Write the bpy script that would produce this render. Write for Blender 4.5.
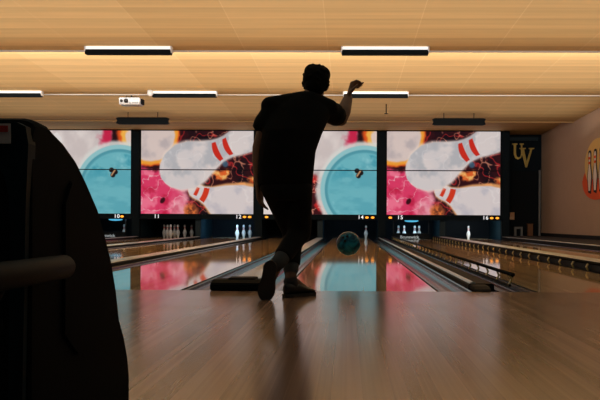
import bpy, bmesh, math, random
import numpy as np
from mathutils import Vector, Matrix

random.seed(4)
scn = bpy.context.scene
for o in list(bpy.data.objects):
    bpy.data.objects.remove(o)
C = scn.collection
PI = math.pi

# ------------------------------------------------------------------ camera, world, lights, exposure
F = 830.0                 # focal length in pixels of a 600 px wide frame
CZ = 0.465                # a low, seated viewpoint
YAW, ROLL = 0.0157, 0.0047
cam_d = bpy.data.cameras.new('camera')
cam_d.sensor_width = 36.0
cam_d.lens = F / 600 * 36.0
cam_d.shift_x = -34.6 / 600
cam_d.shift_y = 22.3 / 600
cam_d.clip_end = 200
cam = bpy.data.objects.new('camera', cam_d)
C.objects.link(cam)
cam.matrix_world = Matrix.Translation((0, 0, CZ)) @ Matrix.Rotation(YAW, 4, 'Z') @ Matrix.Rotation(PI / 2, 4, 'X') @ Matrix.Rotation(ROLL, 4, 'Z')
scn.camera = cam

w = bpy.data.worlds.new('world')
scn.world = w
w.use_nodes = True
w.node_tree.nodes['Background'].inputs[0].default_value = (0.55, 0.75, 1.0, 1)
w.node_tree.nodes['Background'].inputs[1].default_value = 0.012

STEPS = [-0.4, 3.8, 8.0, 12.2, 16.4, 20.7, 26.0]     # the ceiling drops to a lip at each of these
ZLIP, ZTOP = 2.985, 3.115
# broad fixtureless uplights added to brighten each ceiling bay, and narrow coves at lips
WASH_W = {-0.4: 90, 3.8: 170, 8.0: 118, 12.2: 128, 16.4: 50}
COVE_W = {8.0: 10, 12.2: 270, 16.4: 8}


def area_light(name, x, y, z, sx, sy, tilt, power, col=(1.0, 0.94, 0.85)):
    ld = bpy.data.lights.new(name, 'AREA')
    ld.shape = 'RECTANGLE'
    ld.size, ld.size_y = sx, sy
    ld.energy = power
    ld.color = col
    lo = bpy.data.objects.new(name, ld)
    C.objects.link(lo)
    lo.location = (x, y, z)
    lo.rotation_euler = (math.radians(tilt), 0, 0)


for s, p in WASH_W.items():
    area_light('added_bay_wash', -2.7, s + 2.1, 2.62, 16.2, 3.2 if s < 16 else 2.6, 172, p, (1.0, 0.94, 0.85) if s > 5 else (0.40, 0.60, 1.0))
for s, p in COVE_W.items():
    area_light('lip_cove_light', -2.7, s + 0.12, 2.90, 16.4, 0.10, 125, p)

vs = scn.view_settings
vs.view_transform = 'Standard'
vs.look = 'None'
vs.exposure = 0.0
vs.gamma = 1.0
vs.use_curve_mapping = False
try:
    scn.cycles.use_denoising = True
    scn.cycles.max_bounces = 10
except Exception:
    pass


def at(px, py, Y):
    """World point seen at a pixel of the 600x400 frame, at distance Y down the lanes."""
    return Vector(((px - 348) / F * Y, Y, CZ - (py - 222) / F * Y))


# ------------------------------------------------------------------ materials
def srgb(r, g, b):
    f = lambda c: (c / 12.92 if c <= 0.04045 else ((c + 0.055) / 1.055) ** 2.4)
    return (f(r / 255), f(g / 255), f(b / 255))


class NT:
    def __init__(self, name):
        self.m = bpy.data.materials.new(name)
        self.m.use_nodes = True
        self.t = self.m.node_tree
        self.b = self.t.nodes['Principled BSDF']

    def n(self, typ, **kw):
        nd = self.t.nodes.new(typ)
        for k, v in kw.items():
            setattr(nd, k, v)
        return nd

    def l(self, a, b):
        self.t.links.new(a, b)


def mat(name, col, rough=0.5, metal=0.0, emit=None, es=1.0, noise=0.0, nscale=20, bump=0.0, spec=None, coat=0.0):
    q = NT(name)
    q.b.inputs['Base Color'].default_value = (*col, 1)
    q.b.inputs['Roughness'].default_value = rough
    q.b.inputs['Metallic'].default_value = metal
    if spec is not None:
        q.b.inputs['Specular IOR Level'].default_value = spec
    q.b.inputs['Coat Weight'].default_value = coat
    if emit:
        q.b.inputs['Emission Color'].default_value = (*emit, 1)
        q.b.inputs['Emission Strength'].default_value = es
    if noise or bump:
        tc = q.n('ShaderNodeTexCoord')
        nz = q.n('ShaderNodeTexNoise')
        nz.inputs['Scale'].default_value = nscale
        nz.inputs['Detail'].default_value = 4
        q.l(tc.outputs['Object'], nz.inputs['Vector'])
        if noise:
            mr = q.n('ShaderNodeMapRange')
            mr.inputs['To Min'].default_value = 1 - noise
            mr.inputs['To Max'].default_value = 1 + noise
            q.l(nz.outputs['Fac'], mr.inputs['Value'])
            mx = q.n('ShaderNodeVectorMath', operation='SCALE')
            mx.inputs[0].default_value = col
            q.l(mr.outputs[0], mx.inputs['Scale'])
            q.l(mx.outputs[0], q.b.inputs['Base Color'])
        if bump:
            bp = q.n('ShaderNodeBump')
            bp.inputs['Strength'].default_value = bump
            bp.inputs['Distance'].default_value = 0.01
            q.l(nz.outputs['Fac'], bp.inputs['Height'])
            q.l(bp.outputs[0], q.b.inputs['Normal'])
    return q.m


def wood(name, base, dark, board, rough, blen=2.4, vary=0.35, wav=0.0, spec=0.5, seam=0.0, joint=None):
    """Strip flooring whose boards run along Y; the object sits at the world origin."""
    q = NT(name)
    tc = q.n('ShaderNodeTexCoord')
    sx = q.n('ShaderNodeSeparateXYZ')
    q.l(tc.outputs['Object'], sx.inputs[0])

    def m(op, a, b=None):
        nd = q.n('ShaderNodeMath', operation=op)
        for i, v in enumerate((a, b)):
            if v is None:
                continue
            if isinstance(v, (int, float)):
                nd.inputs[i].default_value = v
            else:
                q.l(v, nd.inputs[i])
        return nd.outputs[0]
    bx = m('DIVIDE', sx.outputs['X'], board)
    ix = m('FLOOR', bx)
    wn = q.n('ShaderNodeTexWhiteNoise', noise_dimensions='1D')
    q.l(ix, wn.inputs['W'])
    off = m('MULTIPLY', wn.outputs['Value'], 7.3)
    iy = m('FLOOR', m('ADD', m('DIVIDE', sx.outputs['Y'], blen), off))
    cb = q.n('ShaderNodeCombineXYZ')
    q.l(ix, cb.inputs[0])
    q.l(iy, cb.inputs[1])
    w2 = q.n('ShaderNodeTexWhiteNoise', noise_dimensions='3D')
    q.l(cb.outputs[0], w2.inputs['Vector'])
    mp = q.n('ShaderNodeMapping')
    mp.inputs['Scale'].default_value = (60, 0.45, 1)
    q.l(tc.outputs['Object'], mp.inputs[0])
    gn = q.n('ShaderNodeTexNoise')
    gn.inputs['Scale'].default_value = 1.0
    gn.inputs['Detail'].default_value = 5
    q.l(mp.outputs[0], gn.inputs['Vector'])
    f = m('ADD', m('MULTIPLY', w2.outputs['Value'], vary), m('MULTIPLY', gn.outputs['Fac'], 1 - vary))
    rp = q.n('ShaderNodeValToRGB')
    rp.color_ramp.elements[0].position = 0.2
    rp.color_ramp.elements[0].color = (*dark, 1)
    rp.color_ramp.elements[1].position = 0.8
    rp.color_ramp.elements[1].color = (*base, 1)
    q.l(f, rp.inputs[0])
    out = rp.outputs[0]
    if seam:
        fr = m('FRACT', bx)
        edge = m('LESS_THAN', fr, seam)
        mx = q.n('ShaderNodeMix', data_type='RGBA')
        mx.inputs[7].default_value = (*[c * 0.35 for c in dark], 1)
        q.l(edge, mx.inputs[0])
        q.l(out, mx.inputs[6])
        out = mx.outputs[2]
    if joint is not None:
        jl = m('LESS_THAN', m('ABSOLUTE', m('SUBTRACT', sx.outputs['X'], joint)), 0.003)
        mx = q.n('ShaderNodeMix', data_type='RGBA')
        mx.inputs[7].default_value = (*[c * 0.25 for c in dark], 1)
        q.l(jl, mx.inputs[0])
        q.l(out, mx.inputs[6])
        out = mx.outputs[2]
    q.l(out, q.b.inputs['Base Color'])
    q.b.inputs['Specular IOR Level'].default_value = spec
    n2 = q.n('ShaderNodeTexNoise')
    n2.inputs['Scale'].default_value = 2.5
    n2.inputs['Detail'].default_value = 4
    q.l(tc.outputs['Object'], n2.inputs['Vector'])
    mr = q.n('ShaderNodeMapRange')
    mr.inputs['To Min'].default_value = rough * 0.8
    mr.inputs['To Max'].default_value = rough * 1.2
    q.l(n2.outputs['Fac'], mr.inputs['Value'])
    q.l(mr.outputs[0], q.b.inputs['Roughness'])
    if wav:
        bp = q.n('ShaderNodeBump')
        bp.inputs['Strength'].default_value = wav
        bp.inputs['Distance'].default_value = 0.004
        q.l(gn.outputs['Fac'], bp.inputs['Height'])
        q.l(bp.outputs[0], q.b.inputs['Normal'])
    return q.m


def ceiling_mat():
    q = NT('ceiling_boards')
    tc = q.n('ShaderNodeTexCoord')
    mp = q.n('ShaderNodeMapping')
    mp.inputs['Location'].default_value = (0.3, 0.0, 0)
    q.l(tc.outputs['Object'], mp.inputs[0])
    br = q.n('ShaderNodeTexBrick')
    br.offset = 0.0
    br.inputs['Color1'].default_value = (*srgb(210, 172, 116), 1)
    br.inputs['Color2'].default_value = (*srgb(218, 181, 125), 1)
    br.inputs['Mortar'].default_value = (*srgb(222, 187, 132), 1)
    br.inputs['Scale'].default_value = 1.0
    br.inputs['Brick Width'].default_value = 1.22
    br.inputs['Row Height'].default_value = 40.0
    br.inputs['Mortar Size'].default_value = 0.006
    q.l(mp.outputs[0], br.inputs['Vector'])
    # ribs of the boards, running across the room
    wv = q.n('ShaderNodeTexWave', wave_type='BANDS', bands_direction='Y', wave_profile='SAW')
    wv.inputs['Scale'].default_value = 0.66
    wv.inputs['Distortion'].default_value = 0.25
    wv.inputs['Detail'].default_value = 2
    q.l(tc.outputs['Object'], wv.inputs['Vector'])
    mp2 = q.n('ShaderNodeMapping')
    mp2.inputs['Scale'].default_value = (0.5, 9, 1)
    q.l(tc.outputs['Object'], mp2.inputs[0])
    nz = q.n('ShaderNodeTexNoise')
    nz.inputs['Scale'].default_value = 1.0
    nz.inputs['Detail'].default_value = 4
    q.l(mp2.outputs[0], nz.inputs['Vector'])
    ad = q.n('ShaderNodeMath', operation='MULTIPLY_ADD')
    q.l(wv.outputs['Fac'], ad.inputs[0])
    ad.inputs[1].default_value = 0.45
    q.l(nz.outputs['Fac'], ad.inputs[2])
    mr = q.n('ShaderNodeMapRange')
    mr.inputs['From Min'].default_value = 0.2
    mr.inputs['From Max'].default_value = 1.1
    mr.inputs['To Min'].default_value = 0.76
    mr.inputs['To Max'].default_value = 1.06
    q.l(ad.outputs[0], mr.inputs['Value'])
    sc = q.n('ShaderNodeVectorMath', operation='SCALE')
    q.l(br.outputs['Color'], sc.inputs[0])
    q.l(mr.outputs[0], sc.inputs['Scale'])
    q.l(sc.outputs[0], q.b.inputs['Base Color'])
    q.b.inputs['Roughness'].default_value = 0.75
    q.b.inputs['Specular IOR Level'].default_value = 0.2
    return q.m


def art_mat():
    q = NT('printed_mask_art')
    a = q.n('ShaderNodeAttribute', attribute_name='art')
    dk = q.n('ShaderNodeVectorMath', operation='SCALE')
    dk.inputs['Scale'].default_value = 0.25
    q.l(a.outputs['Color'], dk.inputs[0])
    q.l(dk.outputs[0], q.b.inputs['Base Color'])
    q.l(a.outputs['Color'], q.b.inputs['Emission Color'])
    q.b.inputs['Emission Strength'].default_value = 0.76
    q.b.inputs['Roughness'].default_value = 0.6
    q.b.inputs['Specular IOR Level'].default_value = 0.1
    return q.m


MT = {
    'approach': wood('approach_maple', srgb(188, 150, 130), srgb(114, 87, 72), 0.042, 0.18, 40.0, 0.5, 0.0, joint=-.6),
    'lane': wood('oiled_lane_maple', srgb(240, 208, 164), srgb(188, 150, 108), 0.027, 0.045, 4.0, 0.5, 0.0, 0.5),
    'ceiling': ceiling_mat(),
    'wall': mat('mauve_brown_plaster', srgb(184, 156, 134), 0.85, noise=0.05, nscale=6, spec=0.2),
    'white_paint': mat('white_paint', (0.75, 0.72, 0.66), 0.5),
    'black': mat('black_paint', (0.0045, 0.007, 0.010), 0.6, spec=0.12),
    'navy': mat('dark_navy_panel', (0.007, 0.014, 0.020), 0.6, noise=0.1, nscale=3, spec=0.08),
    'teal_dark': mat('dark_teal_panel', (0.008, 0.026, 0.036), 0.5, spec=0.3),
    'dark': mat('charcoal_board', (0.012, 0.012, 0.013), 0.8, noise=0.1, nscale=5, spec=0.2),
    'gutter': mat('grey_gutter_plastic', (0.035, 0.037, 0.042), 0.22, noise=0.05, nscale=8, bump=0.03),
    'silver': mat('pale_capping', (0.66, 0.71, 0.76), 0.25, noise=0.04, nscale=6),
    'capside': mat('dark_capping_side', (0.014, 0.015, 0.017), 0.7, spec=0.12),
    'gold': mat('olive_gold_post', (0.55, 0.46, 0.17), 0.4, noise=0.1, nscale=30),
    'brass': mat('gold_letter', (0.50, 0.36, 0.09), 0.35, metal=0.6),
    'hood': mat('black_hood_plastic', (0.0030, 0.0054, 0.0080), 0.7, noise=0.1, nscale=40, bump=0.04, spec=0.05),
    'hood_panel': mat('blue_black_panel', (0.010, 0.030, 0.044), 0.5, noise=0.1, nscale=25, spec=0.1),
    'rail': mat('dark_rail_rubber', (0.021, 0.023, 0.025), 0.6, noise=0.1, nscale=60, spec=0.15),
    'sticker': mat('white_sticker', (0.85, 0.88, 0.9), 0.5),
    'red': mat('red_print', (0.65, 0.05, 0.04), 0.5),
    'shirt': mat('black_cotton', (0.0030, 0.0034, 0.0042), 0.9, noise=0.2, nscale=60, bump=0.1, spec=0.15),
    'denim': mat('black_denim', (0.0055, 0.0068, 0.0085), 0.85, noise=0.25, nscale=90, bump=0.1, spec=0.2),
    'skin': mat('skin', (0.20, 0.105, 0.066), 0.55, noise=0.06, nscale=30),
    'hair': mat('dark_hair', (0.003, 0.003, 0.003), 0.8, noise=0.3, nscale=80, bump=0.2, spec=0.08),
    'sock': mat('grey_sock', (0.055, 0.062, 0.072), 0.9, noise=0.15, nscale=90, bump=0.15),
    'shoe': mat('black_shoe_leather', (0.012, 0.012, 0.014), 0.45, noise=0.1, nscale=30),
    'sole': mat('dark_shoe_sole', (0.018, 0.018, 0.02), 0.55, noise=0.15, nscale=30),
    'lace': mat('grey_lace', (0.10, 0.10, 0.11), 0.8),
    'eye': mat('eye', (0.6, 0.6, 0.58), 0.2),
    'ball': None,
    'pin': mat('pin_white', (0.80, 0.80, 0.78), 0.25),
    'tube': mat('lit_tube', (0.9, 0.9, 0.88), 0.4, emit=(1.0, 0.98, 0.94), es=0.7),
    'shade': mat('dark_lamp_shade', (0.005, 0.008, 0.010), 0.7, spec=0.1),
    'number': mat('lit_number', (0.8, 0.8, 0.8), 0.5, emit=(0.9, 0.95, 1.0), es=0.75),
    'amber': mat('lit_amber_lamp', (0.9, 0.35, 0.05), 0.4, emit=(1.0, 0.34, 0.03), es=1.6),
    'blue_lit': mat('lit_blue_lens', (0.1, 0.4, 0.6), 0.3, emit=(0.07, 0.42, 0.68), es=1.0),
    'white_glow': mat('glowing_pale_print', (0.5, 0.56, 0.6), 0.5, emit=(0.7, 0.85, 0.95), es=0.22),  # plain print given a faint glow in place of light falling on it
    'proj': mat('white_plastic', (0.80, 0.80, 0.80), 0.35),
    'lens': mat('dark_lens', (0.01, 0.01, 0.015), 0.1),
    'cream': mat('cream_paint', srgb(222, 184, 110), 0.8),
    'orange': mat('orange_paint', srgb(226, 84, 22), 0.8),
    'ink': mat('black_ink', (0.008, 0.008, 0.01), 0.8),
    'mural_white': mat('mural_white', srgb(226, 214, 205), 0.8),
    'beige': mat('beige_plate', srgb(226, 176, 130), 0.6),
    'grey': mat('grey_steel', (0.22, 0.22, 0.21), 0.5, noise=0.1, nscale=12),
    'brown': mat('brown_wood', srgb(130, 84, 48), 0.6, noise=0.2, nscale=12),
    'carpet': mat('dark_walkway', (0.018, 0.015, 0.014), 0.9, noise=0.3, nscale=60),
    'art': art_mat(),
}


def ball_mat():
    q = NT('marbled_blue_ball')
    tc = q.n('ShaderNodeTexCoord')
    nz = q.n('ShaderNodeTexNoise')
    nz.inputs['Scale'].default_value = 9
    nz.inputs['Detail'].default_value = 6
    nz.inputs['Distortion'].default_value = 1.6
    q.l(tc.outputs['Object'], nz.inputs['Vector'])
    rp = q.n('ShaderNodeValToRGB')
    rp.color_ramp.elements[0].position = 0.42
    rp.color_ramp.elements[0].color = (0.002, 0.045, 0.095, 1)
    rp.color_ramp.elements[1].position = 0.72
    rp.color_ramp.elements[1].color = (0.012, 0.25, 0.42, 1)
    q.l(nz.outputs['Fac'], rp.inputs[0])
    q.l(rp.outputs[0], q.b.inputs['Base Color'])
    q.b.inputs['Roughness'].default_value = 0.22
    q.b.inputs['Specular IOR Level'].default_value = 0.12
    return q.m


MT['ball'] = ball_mat()


# ------------------------------------------------------------------ builders
def obj(name, bm, material, parent=None, smooth=False):
    me = bpy.data.meshes.new(name)
    bmesh.ops.recalc_face_normals(bm, faces=bm.faces)
    bm.to_mesh(me)
    bm.free()
    mats = material if isinstance(material, (list, tuple)) else [material]
    for m_ in mats:
        me.materials.append(m_)
    if smooth:
        for p in me.polygons:
            p.use_smooth = True
    o = bpy.data.objects.new(name, me)
    C.objects.link(o)
    if parent:
        o.parent = parent
        o.matrix_parent_inverse = Matrix.Translation(-parent.location) if parent.parent is None else (Matrix.Translation(-parent.location) if False else Matrix.Identity(4))
    return o


def local(parent_loc, bm):
    bmesh.ops.translate(bm, verts=bm.verts, vec=-Vector(parent_loc))
    return bm


def thing(name, label, cat, loc=(0, 0, 0), group=None):
    o = bpy.data.objects.new(name, None)
    o.empty_display_size = 0.1
    C.objects.link(o)
    o.location = loc
    tag(o, label, cat, group)
    return o


def tag(o, label, cat, group=None):
    o['label'] = label
    o['category'] = cat
    if group:
        o['group'] = group
    return o


def part(name, bm, material, parent, smooth=False):
    """A child whose geometry was laid out in world coordinates."""
    off = Vector((0, 0, 0))
    p = parent
    while p:
        off += p.location
        p = p.parent
    bmesh.ops.translate(bm, verts=bm.verts, vec=-off)
    me = bpy.data.meshes.new(name)
    bmesh.ops.recalc_face_normals(bm, faces=bm.faces)
    bm.to_mesh(me)
    bm.free()
    for m_ in (material if isinstance(material, (list, tuple)) else [material]):
        me.materials.append(m_)
    if smooth:
        for q in me.polygons:
            q.use_smooth = True
    o = bpy.data.objects.new(name, me)
    C.objects.link(o)
    o.parent = parent
    return o


def struct(name, bm, material, smooth=False):
    o = obj(name, bm, material, None, smooth)
    o['kind'] = 'structure'
    return o


def solo(name, bm, material, loc, label, cat, group=None, smooth=False):
    """A thing that is one mesh, with its origin at loc."""
    bmesh.ops.translate(bm, verts=bm.verts, vec=-Vector(loc))
    o = obj(name, bm, material, None, smooth)
    o.location = loc
    return tag(o, label, cat, group)


def B():
    return bmesh.new()


def box(bm, x0, x1, y0, y1, z0, z1, bev=0.0, mi=0):
    r = bmesh.ops.create_cube(bm, size=1.0)
    vs_ = r['verts']
    for v in vs_:
        v.co = Vector((x0 + (v.co.x + .5) * (x1 - x0), y0 + (v.co.y + .5) * (y1 - y0), z0 + (v.co.z + .5) * (z1 - z0)))
    fs = set(f for v in vs_ for f in v.link_faces)
    for f in fs:
        f.material_index = mi
    if bev:
        es = list(set(e for v in vs_ for e in v.link_edges))
        bmesh.ops.bevel(bm, geom=es, offset=bev, segments=2, affect='EDGES', profile=0.5)
    return bm


def loft(bm, rings, closed=True, cap=True, mi=0):
    """rings: lists of points with equal length."""
    vr = [[bm.verts.new(p) for p in r] for r in rings]
    n = len(vr[0])
    for a, b in zip(vr, vr[1:]):
        for i in range(n if closed else n - 1):
            j = (i + 1) % n
            f = bm.faces.new((a[i], a[j], b[j], b[i]))
            f.material_index = mi
    if cap and closed:
        for r in (vr[0], vr[-1]):
            try:
                f = bm.faces.new(r)
                f.material_index = mi
            except ValueError:
                pass
    return bm


def frame_of(d):
    d = d.normalized()
    up = Vector((0, 0, 1)) if abs(d.z) < 0.95 else Vector((1, 0, 0))
    u = d.cross(up).normalized()
    v = u.cross(d).normalized()
    return u, v


def tube(bm, pts, rad, n=12, mi=0):
    pts = [Vector(p) for p in pts]
    rs = rad if isinstance(rad, (list, tuple)) else [rad] * len(pts)
    rings = []
    for i, p in enumerate(pts):
        d = pts[min(i + 1, len(pts) - 1)] - pts[max(i - 1, 0)]
        u, v = frame_of(d)
        rings.append([p + (u * math.cos(2 * PI * k / n) + v * math.sin(2 * PI * k / n)) * rs[i] for k in range(n)])
    return loft(bm, rings, mi=mi)


def lathe(bm, prof, n=24, c=(0, 0, 0), mi=None):
    """prof: (radius, z) from bottom to top."""
    rings = [[Vector((c[0] + r * math.cos(2 * PI * k / n), c[1] + r * math.sin(2 * PI * k / n), c[2] + z)) for k in range(n)] for r, z in prof]
    vr = [[bm.verts.new(p) for p in r] for r in rings]
    for i, (a, b) in enumerate(zip(vr, vr[1:])):
        for k in range(n):
            j = (k + 1) % n
            f = bm.faces.new((a[k], a[j], b[j], b[k]))
            f.material_index = mi[i] if mi else 0
    bm.faces.new(vr[0])
    bm.faces.new(vr[-1])
    return bm


def ball(bm, c, r, n=16):
    r = Vector((r, r, r)) if isinstance(r, (int, float)) else Vector(r)
    g = bmesh.ops.create_uvsphere(bm, u_segments=n, v_segments=max(6, n // 2 + 2), radius=1)
    for v in g['verts']:
        v.co = Vector((v.co.x * r.x, v.co.y * r.y, v.co.z * r.z)) + Vector(c)
    return bm


def rcone(bm, p, q, r1, r2, n=16):
    """A limb: tapered tube with rounded ends."""
    p, q = Vector(p), Vector(q)
    ball(bm, p, r1, n)
    ball(bm, q, r2, n)
    return tube(bm, [p, q], [r1, r2], n)


def prism(bm, poly, axis, a, b, mi=0):
    """Extrude a 2-D outline along an axis from a to b. axis 'x': (y,z); 'y': (x,z); 'z': (x,y)."""
    def P(u, v, t):
        return {'x': Vector((t, u, v)), 'y': Vector((u, t, v)), 'z': Vector((u, v, t))}[axis]
    return loft(bm, [[P(u, v, a) for u, v in poly], [P(u, v, b) for u, v in poly]], mi=mi)


def baked(bm, voxel, smooth=4, factor=0.5):
    """Fuse overlapping closed shapes into one continuous skin and hand it back as a bmesh."""
    me = bpy.data.meshes.new('fuse')
    bmesh.ops.recalc_face_normals(bm, faces=bm.faces)
    bm.to_mesh(me)
    bm.free()
    o = bpy.data.objects.new('fuse', me)
    C.objects.link(o)
    r = o.modifiers.new('r', 'REMESH')
    r.mode = 'VOXEL'
    r.voxel_size = voxel
    s = o.modifiers.new('s', 'SMOOTH')
    s.factor = factor
    s.iterations = smooth
    dg = bpy.context.evaluated_depsgraph_get()
    dg.update()
    me2 = bpy.data.meshes.new_from_object(o.evaluated_get(dg))
    out = bmesh.new()
    out.from_mesh(me2)
    bpy.data.objects.remove(o)
    bpy.data.meshes.remove(me)
    bpy.data.meshes.remove(me2)
    return out


def text_bm(s, size, loc, extrude=0.004, bold=0.0, xs=1.0):
    """Raised lettering that faces -Y, centred on loc."""
    cu = bpy.data.curves.new('lettering', 'FONT')
    cu.body = s
    cu.size = size
    cu.extrude = extrude
    cu.offset = bold
    cu.align_x = 'CENTER'
    cu.align_y = 'CENTER'
    o = bpy.data.objects.new('lettering', cu)
    C.objects.link(o)
    dg = bpy.context.evaluated_depsgraph_get()
    dg.update()
    me = bpy.data.meshes.new_from_object(o.evaluated_get(dg))
    out = bmesh.new()
    out.from_mesh(me)
    bpy.data.objects.remove(o)
    bpy.data.curves.remove(cu)
    bpy.data.meshes.remove(me)
    bmesh.ops.transform(out, matrix=Matrix.Translation(loc) @ Matrix.Rotation(PI / 2, 4, 'X') @ Matrix.Diagonal((xs, 1, 1, 1)), verts=out.verts)
    return out


# ------------------------------------------------------------------ plan of the alley
FOUL = 5.62
MASKY = 23.30
ENDY = 24.10
PAIRS = {'9': -7.70, '11': -4.24, '13': -0.78, '15': 2.68}
LANE = {10: -7.70 + .87, 11: -4.24 - .87, 12: -4.24 + .87, 13: -.78 - .87, 14: -.78 + .87, 15: 2.68 - .88, 16: 2.68 + .87}
LW = 0.527          # half a lane
GW = 0.235          # a gutter
WALLX = 5.60
LEFTX = -11.0
HEADPIN = FOUL + 18.29

# ------------------------------------------------------------------ the setting
bm = B()
box(bm, LEFTX, WALLX, -3.0, FOUL, -0.15, 0.0)
struct('floor', bm, MT['approach'])
bm = B()
box(bm, LEFTX, WALLX, FOUL + .002, 27.0, -0.20, -0.125)
struct('floor_subfloor', bm, MT['dark'])

bm = B()
prof = []
for a, b in zip(STEPS, STEPS[1:]):
    prof += [(a, ZTOP), (b, ZLIP)]
prof = [(-3.0, 3.02), (STEPS[0], ZLIP)] + prof
prof += [(26.0, 3.5), (-3.0, 3.5)]
prism(bm, prof, 'x', LEFTX, WALLX + .2)
struct('ceiling', bm, MT['ceiling'])
bm = B()
box(bm, WALLX, WALLX + .2, -3, 27, -.2, 3.5)
struct('wall_right', bm, MT['wall'])
bm = B()
box(bm, LEFTX - .2, LEFTX, -3, 27, -.2, 3.5)
struct('wall_left', bm, MT['wall'])
bm = B()
box(bm, LEFTX, WALLX, 26.0, 26.2, -.2, 3.5)
struct('wall_back', bm, MT['black'])
# painted strips on the lips of the ceiling
for i, s in enumerate(STEPS[2:6]):
    bm = B()
    box(bm, LEFTX, WALLX, s - .02, s + .025, ZLIP - .018, ZLIP + .002)
    struct('trim_%d' % (i + 1), bm, MT['white_paint'] if i < 3 else MT['ceiling'])
bm = B()
box(bm, WALLX - .012, WALLX, FOUL, ENDY, 0.10, 0.19)
struct('baseboard_right', bm, MT['dark'])


# ------------------------------------------------------------------ lanes, gutters, dividers
LANE_LABEL = {
    10: 'narrow glimpse of the glossy lane under the lit number 10, beside the ball return hood',
    11: 'far left glossy maple lane under the number 11 with several pins at its end',
    12: 'glossy maple lane under the number 12 with three bluish pins at its end',
    13: 'glossy maple lane reflecting pink and white, left of the bowler and the low black box',
    14: 'glossy maple lane in front of the bowler on which the dark blue ball flies',
    15: 'glossy maple lane lined with raised gold-post bumper rails on both sides',
    16: 'glossy maple lane nearest the brown right wall with a single standing pin',
}


def gutter_bm(x0, x1):
    bm = B()
    n = 12
    cx, hw, dp = (x0 + x1) / 2, (x1 - x0) / 2, 0.095
    outer = []
    inner = []
    for k in range(n + 1):
        a = PI * k / n
        inner.append((cx - hw * .94 * math.cos(a), -0.012 - (dp - .02) * math.sin(a)))
    poly = [(x0, -.004)] + inner + [(x1, -.004), (x1, -.115), (x0, -.115)]
    vr = []
    prism(bm, poly, 'y', FOUL + .004, MASKY + 1.3)
    return bm


for n_, x in LANE.items():
    t = thing('bowling_lane', LANE_LABEL[n_], 'bowling lane', (x, FOUL, 0), 'bowling lanes')
    bm = B()
    box(bm, x - LW, x + LW, FOUL + .004, MASKY + 2.0, -.115, 0)
    o = part('lane_surface', bm, MT['lane'], t)
    for s in (-1, 1):
        a, b = sorted((x + s * (LW + .003), x + s * (LW + GW)))
        part('gutter', gutter_bm(a, b), MT['gutter'], t, smooth=False)
    # lane-edge strip and arrow marks
    bm = B()
    for s in (-1, 1):
        a, b = sorted((x + s * (LW - .012), x + s * (LW + .0025)))
        box(bm, a, b, FOUL + .003, MASKY + 1.0, -.03, 0.0012)
    part('edge_strip', bm, MT['capside'], t)


def divider(xa, xb, label, y0=FOUL + .004, top=0.045, cap=1.0):
    t = thing('lane_divider', label, 'lane divider', ((xa + xb) / 2, y0, 0), 'dividers between the lanes')
    bm = B()
    h = top
    poly = [(xa + .002, -.115), (xb - .002, -.115), (xb - .002, h - .02), (xb - .012, h - .008), (xa + .012, h - .008), (xa + .002, h - .02)]
    prism(bm, poly, 'y', y0, MASKY)
    part('divider_body', bm, MT['capside'], t)
    bm = B()
    xc = xa + (xb - xa) * cap
    poly = [(xa + .01, h - .008), (xc - .01, h - .008), (xc - .018, h), ((xa + xc) / 2, h + .006), (xa + .018, h)]
    prism(bm, poly, 'y', y0 + .01, MASKY - .02)
    part('capping', bm, MT['silver'], t)
    return t


E = LW + GW
divider(LANE[10] + E, LANE[11] - E, 'far pale-topped lane divider between the lanes numbered 10 and 11')
divider(LANE[11] + E, LANE[12] - E, 'pale-topped lane divider between the lanes numbered 11 and 12')
divider(LANE[12] + E, LANE[13] - E, 'long white-topped lane divider left of the pink-reflecting lane 13')
divider(LANE[13] + E, LANE[14] - E, 'lane divider behind the bowler\'s feet, ending at the low black box', y0=FOUL + .32, top=.03)
divider(LANE[14] + E, LANE[15] - E, 'bright-topped lane divider right of the flying ball, beside the left bumper rail', y0=FOUL + .25, cap=.36)
divider(LANE[15] + E, LANE[16] - E, 'pale-topped lane divider behind the long gold-post bumper rail', top=.075)

# raised ledge between the last lane and the wall
xa = LANE[16] + E
bm = B()
box(bm, xa, xa + .10, FOUL + .02, MASKY - .05, -.115, .075)
t = thing('edge_ledge', 'long dark ledge with pale top beside the last lane, along the right wall', 'ledge', (xa + .05, FOUL, 0))
part('ledge_body', bm, MT['capside'], t)
bm = B()
box(bm, xa + .006, xa + .094, FOUL + .02, MASKY - .06, .075, .088, .004)
part('ledge_top', bm, MT['silver'], t)
bm = B()
box(bm, xa + .102, WALLX - .013, FOUL + .02, ENDY - .02, -.125, .10)
struct('floor_walkway', bm, MT['carpet'])


def bumper(x, y0, y1, label, flip):
    t = thing('bumper_rail', label, 'bumper rail', (x, y0, 0), 'raised bumper rails')
    bm = B()
    tube(bm, [(x, y0 - .10, .084), (x, y1, .084)], .014, 10)
    ball(bm, (x, y0 - .10, .084), .017, 10)
    part('top_rail', bm, MT['black'], t, True)
    bm = B()
    box(bm, x - .008, x + .008, y0, y1, -.012, .006)
    part('bottom_rail', bm, MT['black'], t)
    if flip < 0:
        bm = B()
        box(bm, x + .010, x + .022, y0, y1, .0, .074)
        part('back_panel', bm, MT['black'], t)
    y = y0 + .04
    while y < y1:
        bm = B()
        e = flip * .020
        prism(bm, [(x - .006, .0), (x + .006, .0), (x + .006 + e, .04), (x + .006, .078), (x - .006, .078), (x - .006 + e, .04)], 'y', y - .018, y + .018)
        part('post', bm, MT['gold'], t)
        y += .52
    return t


bumper(LANE[15] - LW - .055, FOUL + .62, MASKY - .4, 'near bumper rail with thin posts left of lane 15, its round end towards the floor', 1)
bumper(LANE[15] + LW + .030, FOUL + .42, MASKY - .4, 'long bumper rail with gold posts right of lane 15', -1)

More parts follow.
